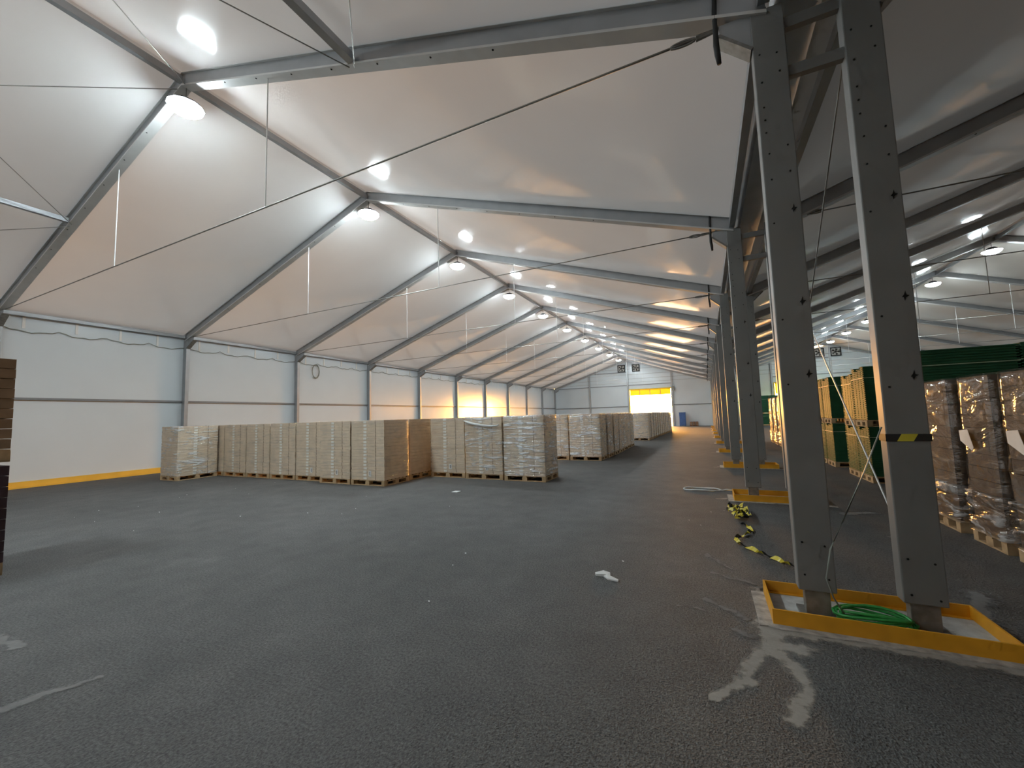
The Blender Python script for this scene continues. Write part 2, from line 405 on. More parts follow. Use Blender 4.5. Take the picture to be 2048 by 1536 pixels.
def fan(x, z, label):
    t = thing('extractor_fan', label, 'fan', 'wall fans high in the gables', (x, YE - .02, z))
    s = .47
    fr = MB().box(-s, s, -.22, 0, -s, -s + .09).box(-s, s, -.22, 0, s - .09, s).box(-s, -s + .09, -.22, 0, -s, s).box(s - .09, s, -.22, 0, -s, s)
    fr.obj('frame', 'fan', t)
    MB().box(-s + .05, s - .05, -.03, -.01, -s + .05, s - .05).obj('mesh_panel', 'louvre', t)
    hub = MB(); hub.tube([(0, -.18, 0), (0, -.06, 0)], .10, 10); hub.obj('hub', 'fan', t)
    for k in range(5):
        a = 2 * math.pi * k / 5
        p = [(math.cos(a - .30) * .08, -.14, math.sin(a - .30) * .08), (math.cos(a - .28) * .36, -.14, math.sin(a - .28) * .36),
             (math.cos(a + .30) * .36, -.09, math.sin(a + .30) * .36), (math.cos(a + .30) * .08, -.09, math.sin(a + .30) * .08)]
        q = [(x_, y_ + .012, z_) for x_, y_, z_ in p]
        MB().poly(p + q, [(0, 1, 2, 3), (7, 6, 5, 4), (0, 4, 5, 1), (1, 5, 6, 2), (2, 6, 7, 3), (3, 7, 4, 0)]).obj('blade', 'fan', t)
fan(-9.75, 7.66, 'square black extractor fan left of the ridge post above the yellow door')
fan(-7.92, 7.62, 'square black extractor fan right of the ridge post above the yellow door')
fan(11.5, 7.72, 'square black fan in the right hall gable, left one of two')
fan(12.98, 7.70, 'square black fan in the right hall gable, right one of two')

# ------------------------------------------------------------------ portal frames
RW = .065                                    # half width of a rafter
def rafter(xe, xr, n, label, grp):
    t = thing('roof_rafter', label, 'rafter', grp)
    y = FY(n); s = 1 if xr > xe else -1
    def zt(x): return ZR - SL * abs(x - xr) - .01
    pr = [(xe, zt(xe) - DR), (xr, zt(xr) - DR), (xr, zt(xr)), (xe, zt(xe))]
    if s < 0: pr = pr[::-1]
    MB().prism(pr, y - RW * .8, y + RW * .8).obj('web', 'alu', t)
    for dz0, dz1 in ((DR - .01, DR + .022), (.0, -.03 + .02)):
        a = [(xe, zt(xe) - dz0), (xe, zt(xe) - dz1), (xr, zt(xr) - dz1), (xr, zt(xr) - dz0)]
        MB().prism(a, y - RW * 1.4, y + RW * 1.4).obj('flange', 'flange', t)
    if n <= 1:
        L = abs(xr - xe)
        for k in range(3, 10):
            x = xe + s * L * k / 10.5; z = zt(x) - DR - .024
            MB().lathe([(.014, -.004), (.014, .004)], (x, y - .04, z), 8).obj('bolt_hole', 'hole', t)  # black disc standing for the dark of a flange hole
    return t
def knee(t, xc, s, y, z0, z1, reach):
    # gusset between a post and its rafter: s = direction towards the ridge
    x0 = xc + s * .12
    MB().prism([(x0, z0), (x0 + s * reach, z1), (x0 + s * reach, z1 + .10), (x0, z1 + .10)][::s], y - .05, y + .05).obj('gusset', 'alu', t)
    dx, dz = reach, z1 - z0; L = math.hypot(dx, dz); nx, nz = s * dz / L * .03, -dx / L * .03
    MB().prism([(x0, z0), (x0 + nx, z0 + nz), (x0 + s * reach + nx, z1 + nz), (x0 + s * reach, z1)], y - .075, y + .075).obj('gusset_plate', 'steel', t)
for n in range(NF, NL + 1):
    y = FY(n); vis = n >= 0
    o = ORD[n] if vis else ['nearest', 'second', 'third'][-n - 1] + ' behind the camera'
    pos = (o + ' from the camera') if vis else o
    rafter(XW, XL, n, f'grey aluminium rafter on the left slope of the left hall, {pos}', 'left hall rafters')
    rafter(XA, XL, n, f'grey aluminium rafter on the right slope of the left hall, {pos}', 'left hall rafters')
    rafter(XB, XR1, n, f'dark rafter on the left slope of the right hall, {pos}', 'right hall rafters')
    rafter(XW2, XR1, n, f'dark rafter on the right slope of the right hall, {pos}', 'right hall rafters')
    p = thing('wall_post', f'grey post standing at the left white wall, {pos}', 'post', 'posts along the left wall')
    MB().box(XW - .09, XW + .13, y - .065, y + .065, 0, zroof(XW) - .05).obj('profile', 'alu', p)
    MB().box(XW - .12, XW + .15, y - .09, y + .09, 0, .03).obj('base_plate', 'steel', p)
    knee(p, XW, 1, y, 4.95, 5.25, .5)
    p = thing('wall_post', f'grey post at the far right wall of the right hall, {pos}', 'post', 'posts along the right wall')
    MB().box(XW2 - .13, XW2 + .09, y - .065, y + .065, 0, zroof(XW2) - .05).obj('profile', 'alu', p)

# purlins along the hall
def purlin(name, x, z0, z1, hw, n, label, mat='alu', grp=None):
    o = MB().box(x - hw, x + hw, FY(n) + .09, FY(n + 1) - .09, z0, z1).obj(name, mat); tag(o, label, 'purlin', grp, 'thing')
for n in range(NF, NL):
    pos = f'{ORD[n]} bay from the camera' if n >= 0 else f'{ORD[-n - 1]} bay behind the nearest frame'
    purlin('ridge_beam', XL, 8.62, 8.76, .05, n, f'ridge purlin of the left hall in the {pos}', grp='ridge purlins')
    purlin('ridge_beam', XR1, 8.62, 8.76, .05, n, f'ridge purlin of the right hall in the {pos}', grp='ridge purlins')
    purlin('eave_beam', XW + .02, 5.35, 5.46, .05, n, f'eave purlin above the left wall in the {pos}', grp='eave purlins')
    purlin('eave_beam', XA - .02, 5.38, 5.51, .05, n, f'eave purlin over the left column row in the {pos}', grp='eave purlins')
    purlin('eave_beam', XB + .02, 5.25, 5.385, .05, n, f'eave purlin over the right column row in the {pos}', grp='eave purlins')
    g = MB().prism([(XA + .04, 5.60), (XA + .13, 5.42), (XB - .13, 5.42), (XB - .04, 5.60), (XB - .06, 5.62), (XB - .14, 5.44), (XA + .14, 5.44), (XA + .06, 5.62)], FY(n), FY(n + 1)).obj('valley_gutter', 'alu', ceil)
purlin('slope_beam', -4.42, 7.03, 7.15, .06, -1, 'dark purlin on the right roof slope at the top of the picture')
purlin('slope_beam', -14.18, 6.94, 7.05, .05, -1, 'dark purlin on the left roof slope at the left edge')
def cable(name, a, b, r, label, mat='cable', cat='cable', grp=None, sag=0):
    pts = [Vector(a).lerp(Vector(b), i / 8) - Vector((0, 0, sag * 4 * (i / 8) * (1 - i / 8))) for i in range(9)]
    o = MB().tube(pts, r, 5).obj(name, mat, None, True); tag(o, label, cat, grp); return o
Y0, Ym = FY(0) - .05, FY(-1)
zz_ = lambda x: zroof(x) - .30
for a, b, l in (((XL + .1, Y0, zz_(XL)), (-4.5, Ym, zz_(-4.5)), 'thin bracing cable running up to the nearest ridge lamp'),
                ((-4.5, Y0, zz_(-4.5)), (XL + .5, Ym, zz_(XL)), 'thin bracing cable reaching the top purlin joint of the nearest right rafter'),
                ((-4.4, Y0, zz_(-4.4)), (XA - .2, Ym, zz_(XA)), 'thin cable rising from the purlin joint at the top of the picture'),
                ((-14.1, Y0, zz_(-14.1)), (XL - .5, Ym, zz_(XL)), 'thin bracing cable above the purlin joint of the nearest left rafter'),
                ((XL - .1, Y0, zz_(XL)), (-14.1, Ym, zz_(-14.1)), 'thin bracing cable from the nearest lamp to the left picture edge'),
                ((-14.2, Y0, zz_(-14.2)), (XW + .35, Ym, zz_(XW + .35)), 'thin bracing cable below the purlin joint of the nearest left rafter')):
    cable('bracing_cable', a, b, .009, l, grp='roof bracing cables')

# ------------------------------------------------------------------ tie cables with hangers
def tie(n, x0, x1, hx, label, grp, right=False):
    t = thing('tie_cable', label, 'cable', grp); y = FY(n)
    zt = 5.38
    MB().tube([Vector((x0 + (x1 - x0) * i / 16, y, zt)) for i in range(17)], .013, 5).obj('cable', 'cable', t, True)
    for x in hx:
        top = zroof(x) - DR - .02
        MB().tube([(x, y, zt), (x, y, top)], .011, 5).obj('hanger_rod', 'rod', t)
    e = x1 if not right else x0; s = -1 if not right else 1
    MB().tube([(e, y, zt + .01), (e + s * .30, y, zt)], [.012, .03], 6).obj('hook_plate', 'steel', t)
    lp = [(e + s * (.42 + .12 * math.cos(a)), y, zt + .028 * math.sin(a)) for a in [2 * math.pi * i / 14 for i in range(14)]]
    MB().tube(lp, .011, 5, 0, True).obj('eye_loop', 'steel', t, True)
for n in range(0, NL):
    tie(n, XW + .3, XA - .28, (-11.83, -6.5), f'steel tie cable with hanger rods across the left hall, {ORD[n]} from the camera', 'left hall tie cables')
for n in range(1, NL):
    tie(n, XB + .3, XW2 - .3, (8.9, 14.3), f'steel tie cable across the right hall, {ORD[n - 1]} in view', 'right hall tie cables', True)

# ------------------------------------------------------------------ columns, kerbs
HW = .128; HD = .065
holesA = [(.05, 4.93), (.18, 4.90), (.05, 4.66), (.19, 4.72), (.05, 4.42), (.05, 4.30), (.05, 4.18), (.06, 3.98), (.20, 4.02), (.06, 3.74), (.20, 3.78), (.20, 3.44), (.05, 3.34), (.05, 2.48), (.20, 2.62), (.05, 1.92), (.20, 2.0), (.05, .62), (.20, .60), (.05, .36), (.21, .34)]
def column(xc, n, label, grp, s):
    t = thing('steel_column', label, 'column', grp); y = FY(n)
    top = 5.36
    m = MB().box(xc - HW, xc + HW, y - HD, y + HD, .235, top)
    bevel(m.obj('profile', 'column', t), .008, 2)
    bevel(MB().box(xc - .085, xc + .085, y - .045, y + .045, .03, .30).obj('foot_insert', 'steel', t), .004)
    MB().box(xc - .13, xc + .13, y - .12, y + .12, .03, .05).obj('base_plate', 'steel', t)
    knee(t, xc, -s, y, 5.02, 5.27, .26)
    if n <= 2:
        for k, (dx, z) in enumerate(holesA):
            if s < 0: z -= .06
            big = k in (11, 14, 16)
            r = .017 if big else .008
            c = MB(); c.tube([(xc - HW + dx, y - HD - .004, z), (xc - HW + dx, y - HD + .01, z)], r * .7 if big else r, 6)
            if big: c.poly([(xc - HW + dx + a_, y - HD - .006, z + b_) for a_, b_ in ((-.004, -.04), (.006, -.012), (.028, .002), (.008, .008), (.004, .042), (-.006, .010), (-.02, -.008), (-.008, -.010))], [tuple(range(8))])
            c.obj('bolt_hole', 'hole', t)  # black marks drawn for the darkness of open bolt holes
    return t
pads = []
for n in range(-1, NL):
    y = FY(n); pos = f'{ORD[n]} pair from the camera' if n >= 0 else 'pair beside the camera'
    column(XA, n, f'tall grey box column, left one of the {pos}', 'left column row', 1)
    column(XB, n, f'tall grey box column, right one of the {pos}', 'right column row', -1)
    for zc in (4.72, 5.18):
        o = MB().box(XA + HW, XB - HW, y - .03, y + .03, zc - .05, zc + .05).obj('tie_beam', 'column')
        tag(o, f'short {"lower" if zc < 5 else "upper"} cross beam joining the columns of the {pos}', 'beam', 'cross beams between columns')
    k = thing('column_kerb', f'yellow steel kerb frame around the feet of the {pos}', 'kerb', 'yellow kerbs at the column feet')
    x0, x1, y0, y1, h, tk = .376, 1.785, y - .25, y + .375, .125, .014
    for b in ((x0, x1, y0, y0 + tk), (x0, x1, y1 - tk, y1), (x0, x0 + tk, y0 + tk, y1 - tk), (x1 - tk, x1, y0 + tk, y1 - tk)):
        MB().box(*b, 0, h).obj('kerb_side', 'yellow', k)
    for b in ((x0 + tk, x1 - tk, y0 + tk, y0 + .05), (x0 + tk, x1 - tk, y1 - .05, y1 - tk)):
        MB().box(*b, .03, .036).obj('kerb_lip', 'yellow', k)
    MB().box(x0 + tk, x1 - tk, y0 + tk, y1 - tk, 0, .03).obj('concrete_fill', 'concrete', k)
    e_ = []
    for i in range(29):
        x = x0 - .10 + (x1 - x0 + .25) * i / 28; e_.append((x, y0 - .07 - .035 * noise.noise((x * 5, n * 3.1, 0)) - .02 * noise.noise((x * 17, n, 5))))
    e_ = [(x0 - .10, y1)] + e_
    top_ = [(x, yy, .012) for x, yy in e_] + [(x1 + .15, y0, .012), (x0, y0, .012), (x0, y1, .012)]
    nb = len(top_); MB().poly(top_ + [(x, yy, 0) for x, yy, _ in top_], [tuple(range(nb))] + [(i, i + nb, (i + 1) % nb + nb, (i + 1) % nb) for i in range(nb)]).obj('concrete_lip', 'concrete2', k)
    if n >= 0:
        pts = [(.31 + .006 * math.sin(i), y + .09, 5.78 - .1 * i) for i in range(9)]
        pts = [(x + .004 * math.sin(i * 1.7 + n), yy - .09 - .07, z) for i, (x, yy, z) in enumerate(pts)]
        o = MB().tube(pts, [.02, .021, .022, .022, .021, .024, .027, .027, .02], 7).obj('rubber_strap', 'black', None, True)
        tag(o, f'black strap hanging from the rafter end at the {pos}', 'strap', 'black straps along the rafters')
# bracing of the column row
cable('bracing_cable', (XB + .02, FY(0) + .078, .42), (XB, FY(1) - .078, 4.9), .008, 'steel cable rising from the foot of the nearest right column', 'rod', grp='column row braces')
cable('bracing_cable', (XB - .10, FY(0) + .1, 4.75), (XB - .1, FY(1) - .07, .5), .008, 'thin dark cable dropping between the two nearest columns', grp='column row braces')
cable('bracing_cable', (XB, FY(3) + .078, .5), (XB, FY(4) - .078, 4.9), .011, 'steel brace cable in the fourth bay of the column row', 'rod', grp='column row braces')

# ------------------------------------------------------------------ lamps
lampmesh = MB().lathe([(.31, .0), (.28, -.05), (.21, -.10), (.10, -.13), (.02, -.14)], (0, 0, 0), 12).mesh('diffuser', 'lamp', True)
hb = MB().lathe([(.05, .16), (.12, .15), (.15, .06), (.29, .04), (.315, .012), (.31, .0)][::-1], (0, 0, 0), 16)
for k in range(12):
    a = 2 * math.pi * k / 12; c, s_ = math.cos(a), math.sin(a)
    hb.poly([(c * .12 - s_ * .004, s_ * .12 + c * .004, .02), (c * .16 - s_ * .004, s_ * .16 + c * .004, .02), (c * .16 - s_ * .004, s_ * .16 + c * .004, .12), (c * .12 - s_ * .004, s_ * .12 + c * .004, .14),
             (c * .12 + s_ * .004, s_ * .12 - c * .004, .02), (c * .16 + s_ * .004, s_ * .16 - c * .004, .02), (c * .16 + s_ * .004, s_ * .16 - c * .004, .12), (c * .12 + s_ * .004, s_ * .12 - c * .004, .14)],
            [(0, 1, 2, 3), (7, 6, 5, 4), (1, 5, 6, 2), (2, 6, 7, 3)])
housemesh = hb.mesh('housing', 'housing')
hookmesh = MB().tube([(0, 0, .15), (0, 0, .45)], .012, 6).mesh('hook', 'steel')
def lamp(x, n, label, grp):
    t = thing('high_bay_lamp', label, 'lamp', grp, (x, FY(n), 8.17))
    put('diffuser', lampmesh, t); put('housing', housemesh, t); put('hook', hookmesh, t)
for n in range(-2, NL):
    lamp(XL, n, f'glowing high bay lamp on the left hall ridge, {ORD[n]} from the camera' if n >= 0 else f'high bay lamp on the left ridge behind the camera, {ORD[-n - 1]} one', 'left ridge lamps')
for n in range(4, NL):
    lamp(11.45, n, f'glowing high bay lamp on the right hall ridge, {ORD[n - 4]} one in view', 'right ridge lamps')

# ------------------------------------------------------------------ pallets and tray loads
def part_boxes(w, d):
    # pallet of width w (x) and depth d (y), 0.15 high
    out = []
    for i in range(7): out.append(('deck_board', (w, .095, .022), (0, -d / 2 + .05 + i * (d - .1) / 6, .139)))
    for x in (-w / 2 + .05, 0, w / 2 - .05):
        out.append(('stringer_board', (.1, d, .022), (x, 0, .117)))
        out.append(('bottom_board', (.1, d, .022), (x, 0, .011)))
        for y in (-d / 2 + .07, 0, d / 2 - .07): out.append(('block', (.1 if x else .14, .14, .084), (x, y, .064)))
    for y in (-d / 2 + .05, d / 2 - .05): out.append(('bottom_board', (w, .1, .020), (0, y, .012)))
    return out
_unit = {}
def unit(name, size, mat):
    k = (name, tuple(round(s, 4) for s in size), mat)
    if k not in _unit:
        a, b, c = (s / 2 for s in size); _unit[k] = MB().box(-a, a, -b, b, -c, c).mesh(name, mat)
    return _unit[k]
def pallet(parent, w, d, z=0, fine=True, mat='wood', name='pallet'):
    if fine:
        p = put(name, None, parent, (0, 0, z))
        for nm, sz, lc in part_boxes(w, d): put(nm, unit(nm, sz, mat), p, lc)
        return p
    k = ('pallet', w, d, mat)
    if k not in _unit:
        m = MB()
        for nm, sz, lc in part_boxes(w, d): m.box(*[q for i in range(3) for q in (lc[i] - sz[i] / 2, lc[i] + sz[i] / 2)])
        _unit[k] = m.mesh('pallet', mat)
    return put(name, _unit[k], parent, (0, 0, z))
LAY = 18; LH = 1.60 / LAY
def tray_mesh(w, d, seam, mark):
    m = MB(); h = LH - .004; a, b = w / 2, d / 2
    m.box(-a, a, -b, b, 0, h * .9)
    m.box(-a - .004, a + .004, -b - .005, b + .005, h * .52, h)     # rim lip
    if seam: m.box(-.006, .006, -b - .009, -b, .004, h, 2)
    if mark:
        m.box(a - .125, a - .018, -b - .0065, -b, h * .10, h * .78, 1)
        m.box(a, a + .0065, -b + .12, -b + .2, h * .10, h * .78, 1)
    return m.mesh('tray', ['card', 'traymark', 'card2'])
TRL = tray_mesh(.575, .98, False, True); TRR = tray_mesh(.605, .98, True, False)
def film_shell(w, d, z0, z1, amp=.012, seed=0):
    rnd = random.Random(seed); m = MB(); nx, nz = 10, 16
    per = []
    a, b = w / 2, d / 2; c = .03
    for k in range(nx): per.append((-a + c + (w - 2 * c) * k / (nx - 1), -b, 0, -1))
    for k in range(nx): per.append((a, -b + c + (d - 2 * c) * k / (nx - 1), 1, 0))
    for k in range(nx): per.append((a - c - (w - 2 * c) * k / (nx - 1), b, 0, 1))
    for k in range(nx): per.append((-a, b - c - (d - 2 * c) * k / (nx - 1), -1, 0))
    n = len(per); v = []
    for j in range(nz + 1):
        for (x, y, ex, ey) in per:
            o = rnd.uniform(0, amp); v.append((x + ex * o, y + ey * o, z0 + (z1 - z0) * j / nz + rnd.uniform(-.012, .012) * (0 < j < nz)))
    f = [(j * n + k, j * n + (k + 1) % n, (j + 1) * n + (k + 1) % n, (j + 1) * n + k) for j in range(nz) for k in range(n)]
    f.append(tuple(nz * n + k for k in range(n)))
    return m.poly(v, f)
paperm = MB().box(-.045, .045, -.004, 0, -.075, .075).box(-.012, .012, -.006, 0, -.05, .05, 1).mesh('paper_label', ['label', 'ink'])
def load(cx, cy_, label, grp, rz=0, filmmat=None, fine=True, lab=True, d=1.0, wdt=1.2):
    t = thing('pallet_load', label, 'pallet', grp, (cx, cy_, 0), rz)
    pallet(t, wdt, d, 0, fine)
    rnd = random.Random(int(cx * 100) + int(cy_ * 10))
    if fine:
        for k in range(LAY):
            z = .152 + k * LH; jx, jy = rnd.uniform(-.004, .004), rnd.uniform(-.006, .006)
            put('tray', TRL, t, (-.305 + jx, jy, z)); put('tray', TRR, t, (.292 + jx, jy + rnd.uniform(-.004, .004), z))
    else:
        k = ('stack',)
        if k not in _unit:
            m = MB(); h = LH - .004
            for q in range(LAY):
                z = .152 + q * LH; m.box(-.595, .595, -.49, .49, z, z + h * .92).box(-.6, .6, -.495, .495, z + h * .5, z + h)
            _unit[k] = m.mesh('tray_stack', 'card')
        put('tray_stack', _unit[k], t)['kind'] = 'stuff'
    if lab: put('paper_label', paperm, t, (.10, -.50, .32))
    if filmmat: film_shell(1.206, 1.012, .14, .152 + LAY * LH + .012, .010, int(cx * 77 + cy_ * 13)).obj('stretch_film', filmmat, t, True)
    return t
# front group, front row left to right
load(-15.99, 7.82, 'single pallet of film-wrapped trays standing apart at the left end of the front row', 'front row pallets', R(90), 'film', lab=False)
names = ['partly hidden behind the separate wrapped pallet', 'second of the unbroken row counted from its left end', 'third of the unbroken row counted from its left end',
         'fourth of the unbroken row counted from its left end', 'fifth, just left of the gap in the front row', 'second from the right end of the front row', 'right corner of the front row, white label low down']
xr = -7.75
xs = [-15.86, -14.62, -13.38, -12.14, -10.90, -9.62, -8.375]
for x, nm in zip(xs, names):
    load(x, 8.80 if x > -10 else 8.98, f'pallet of stacked brown cardboard trays, {nm}', 'front row pallets', 0, 'filmlight', lab=x > -11.5)
load(-8.42, 9.88, 'tray pallet directly behind the front row corner pallet', 'front row pallets', 0, None, lab=False)
# second group
load(-8.42, 11.3 , 'pallet of trays mostly hidden behind the front row corner', 'second group pallets', 0, None, lab=False)
load(-7.02, 10.62, 'pallet of trays half in the shadow of the front row, paper label low down', 'second group pallets', 0, 'filmlight')
load(-5.76, 10.56, 'pallet of trays with a loose white film fold near its top', 'second group pallets', 0, 'film')
load(-4.48, 10.50, 'pallet of trays in wrinkled shiny film at the right end of the second group', 'second group pallets', 0, 'filmheavy', lab=False)
# third group
load(-5.50, 15.7, 'film-wrapped pallet of trays left of the corner pallet of the third group', 'third group pallets', 0, 'filmheavy', lab=False)
load(-4.22, 15.62, 'film-wrapped corner pallet of the third group beside the aisle', 'third group pallets', 0, 'filmheavy')
for k in range(6):
    load(-4.18 + .03 * math.sin(k), 16.72 + 1.1 * k, f'film-wrapped pallet along the aisle, {ORD[k]} behind the third group corner', 'third group pallets', 0, 'filmheavy', fine=False, lab=False)
for k in range(12):
    load(-3.92 + .035 * k, 27.3 + 1.09 * k, f'brown wrapped pallet near the bright doorway, {ORD[k]} of the far row', 'far row pallets', 0, 'film' if k % 3 else 'filmheavy', fine=False, lab=False)

# loose film fold on the second group pallet
pts = [(-6.36, 10.02, 1.66), (-6.2, 10.0, 1.60), (-5.95, 9.99, 1.545), (-5.7, 9.99, 1.505), (-5.45, 9.985, 1.49), (-5.25, 9.98, 1.50), (-5.2, 9.99, 1.53)]
ff = MB().tube(pts, [.015, .035, .04, .035, .03, .02, .01], 7).obj('film_fold', 'paper', None, True)
tag(ff, 'twisted white strip of loose film across the top of a pallet', 'film')

# tall stack at the left picture edge
t = thing('tall_stack', 'tall dark brown wrapped stack cut by the left picture edge', 'pallet', None, (-8.42, 1.38, 0))
pallet(t, 1.2, 1.0, 0, False)
m = MB()
for k in range(9): m.box(-.6 + .004 * (k % 2), .6 - .004 * (k % 2), -.5, .5, .15 + k * .13, .15 + k * .13 + .122)
m.obj('lower_wrap', 'dark', t)
pallet(t, 1.2, 1.0, 1.36, False)
m = MB()
for k in range(9): m.box(-.585, .585 + .01 * (k % 2), -.5, .5, 1.52 + k * .125, 1.52 + k * .125 + .118)
m.obj('carton_stack', 'card2', t)

# ------------------------------------------------------------------ right hall: wrapped pallets
def wrapped(y0, y1, label, h=2.06, x0=2.95, near=True, dx=1.2):
    w = y1 - y0
    t = thing('wrapped_pallet', label, 'pallet', 'wrapped pallets in the right hall', (x0 + dx / 2, (y0 + y1) / 2, 0), R(-90))
    pallet(t, w, dx, 0, near)
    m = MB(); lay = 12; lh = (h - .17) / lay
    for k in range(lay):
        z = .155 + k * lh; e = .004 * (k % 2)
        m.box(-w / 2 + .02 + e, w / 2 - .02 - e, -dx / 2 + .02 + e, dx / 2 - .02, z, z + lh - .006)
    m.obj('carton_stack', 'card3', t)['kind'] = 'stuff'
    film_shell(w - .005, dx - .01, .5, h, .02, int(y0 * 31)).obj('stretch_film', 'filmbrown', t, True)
    film_shell(w + .03, dx + .04, .14, .63, .025, int(y0 * 17)).obj('film_skirt', 'skirt', t, True)
    if near and y0 < 7.4:
        put('paper_label', MB().poly([(-.14, 0, .10), (.05, 0, .12), (.14, 0, -.10), (.10, 0, -.14), (-.13, 0, -.03), (-.14, -.003, .10), (.05, -.003, .12), (.14, -.003, -.10), (.10, -.003, -.14), (-.13, -.003, -.03)],
            [(5, 6, 7, 8, 9), (4, 3, 2, 1, 0)]).mesh('paper_label', 'label'), t, (-.16 if y0 > 6.5 else -.1, -dx / 2 - .028, 1.27 if y0 > 6.5 else 1.30))
wrapped(7.53, 8.27, 'brown film-wrapped pallet beside the nearest right column, partly hidden by it')
wrapped(6.60, 7.24, 'brown film-wrapped pallet in the right hall, between two dark gaps')
wrapped(5.72, 6.41, 'brown film-wrapped pallet with bright reflections at the right picture edge')
for k in range(4):
    wrapped(20.4 + 1.35 * k, 21.3 + 1.35 * k, f'narrow wrapped brown pallet seen left of the nearest column, {ORD[k]} one', 2.3, 3.0, False)

# ------------------------------------------------------------------ right hall: green crate stacks
def crate_stack(x0, y0, w, d, label, top=2.6):
    t = thing('crate_stack', label, 'crates', 'green crate stacks', (x0, y0, 0))
    def tier(z0, z1):
        nlay = 28; lh = (z1 - z0) / nlay; m2 = d / 4
        for c in range(4):
            m = MB(); zt = nlay - (c % 3)
            for k in range(zt):
                z = z0 + k * lh
                m.box(.022, w - .022, c * m2 + .018, (c + 1) * m2 - .018, z, z + lh)
                m.box(0, w, c * m2 + .002, (c + 1) * m2 - .002, z + lh * .5, z + lh * .92)
            m.obj('crate_column', 'green', t)
        zs = z0 + (z1 - z0) * .78
        MB().box(-.006, w + .006, -.006, d + .006, zs, zs + .014).obj('strap', 'strap', t)
    k = pallet(t, w, d, 0, False); k.location = (w / 2, d / 2, 0)
    zm = 1.25
    tier(.155, zm)
    k = pallet(t, w, d, zm, False); k.location = (w / 2, d / 2, zm)
    tier(zm + .155, top)
crate_stack(3.25, 9.05, 1.2, 1.0, 'dark green crate stack right of the nearest right column, behind the wrapped pallets', 2.62)
crate_stack(4.47, 9.05, 1.2, 1.0, 'dark green crate stack at the right picture edge, behind the wrapped pallets', 2.64)
crate_stack(5.69, 9.05, 1.2, 1.0, 'dark green crate stack third from the column behind the wrapped pallets', 2.66)
crate_stack(3.25, 11.7, 1.2, .8, 'tall green crate stack seen between the two nearest columns, right one', 2.62)
crate_stack(3.25, 12.55, 1.2, .8, 'green crate stack between the two nearest columns, middle one and slightly lower', 2.52)
crate_stack(3.25, 14.6, 1.2, .8, 'green crate stack beside the right edge of the nearest left column', 2.60)
crate_stack(3.25, 15.5, 1.2, .8, 'green crate stack mostly hidden by the nearest left column', 2.60)

for k in range(8):  # back row added to block light from the right hall door
    crate_stack(4.9 + 1.25 * k, 50.6, 1.2, 1.0, f'added green crate stack in the right hall back row, blocking door light, {ORD[k]} from the left', 3.2)
# ------------------------------------------------------------------ far end objects
b = thing('blue_bin', 'tall blue container standing at the far wall right of the door', 'container', None, (-2.65, YE - .9, 0))
bevel(MB().box(-.36, .36, -.3, .3, .06, 1.62).obj('body', 'blue', b), .03, 2)
MB().box(-.38, .38, -.32, .32, 1.62, 1.68).obj('lid', 'blue', b)
for sx in (-.3, .3): MB().tube([(sx - .03, .2, .06), (sx + .03, .2, .06)], .06, 8).obj('wheel', 'black', b)
for k in range(3):
    o = thing('drum', f'low brown drum at the far wall beside the blue container, {["left", "middle", "right"][k]} of three', 'drum', 'brown drums', (-1.72 + .32 * k, YE - .9, 0))
    MB().lathe([(.14, 0), (.15, .02), (.15, .5), (.14, .52)], (0, 0, 0), 14).obj('body', 'brown', o, False)
    MB().lathe([(.156, .16), (.156, .19)], (0, 0, 0), 14).obj('ring', 'card', o); MB().lathe([(.156, .34), (.156, .37)], (0, 0, 0), 14).obj('ring', 'card', o)

# ------------------------------------------------------------------ cables on the left wall
def loop_cable(n):
    pts = []
    for i in range(33):
        y = FY(n) + .1 + (BAY - .2) * i / 32; t = (i % 8) / 8
        pts.append((XW - .05, y, 4.98 - .11 * 4 * t * (1 - t) - .02 * math.sin(i * 2 + n)))
    o = MB().tube(pts, .012, 5).obj('power_cable', 'wire', None, True)
    tag(o, f'thin grey cable sagging along the top of the left wall, {ORD[n]} bay from the camera', 'cable', 'wall cables')
for n in range(0, 6): loop_cable(n)
pts = []
for i in range(48):
    a = i / 12 * 2 * math.pi; pts.append((XW - .02 + .004 * (i // 12), 15.25 + (.20 + .012 * (i // 12)) * math.sin(a), 4.55 + (.34 + .02 * (i // 12)) * math.cos(a)))
o = MB().tube(pts, .011, 5).obj('cable_coil', 'wire', None, True); tag(o, 'coil of grey cable hanging on the left wall beside the third post', 'cable')

# ------------------------------------------------------------------ floor things around the nearest kerb
pts = []
for i in range(90):
    a = i / 15 * 2 * math.pi; k = i // 15
    pts.append((1.05 + (.225 + .018 * math.sin(k * 2.1)) * math.cos(a) + .012 * math.sin(k * 1.3), 4.07 + (.095 + .01 * math.cos(k * 1.7)) * math.sin(a), .065 + .016 * k + .015 * math.sin(a * 2 + k)))
o = MB().tube(pts, .011, 6).obj('cable_coil', 'hose', None, True); tag(o, 'coil of green cable lying in the nearest yellow kerb frame', 'cable')
pts = [(.86, 4.02, .13), (.80, 4.0, .24), (.755, 3.95, .40), (.80, 3.97, .62), (.93, 4.0, .90), (1.08, 4.05, 1.22), (1.22, 4.09, 1.55)]
o = MB().tube(pts, .006, 5).obj('loose_wire', 'wire', None, True); tag(o, 'thin wire curving from the green coil up to the right column', 'cable')
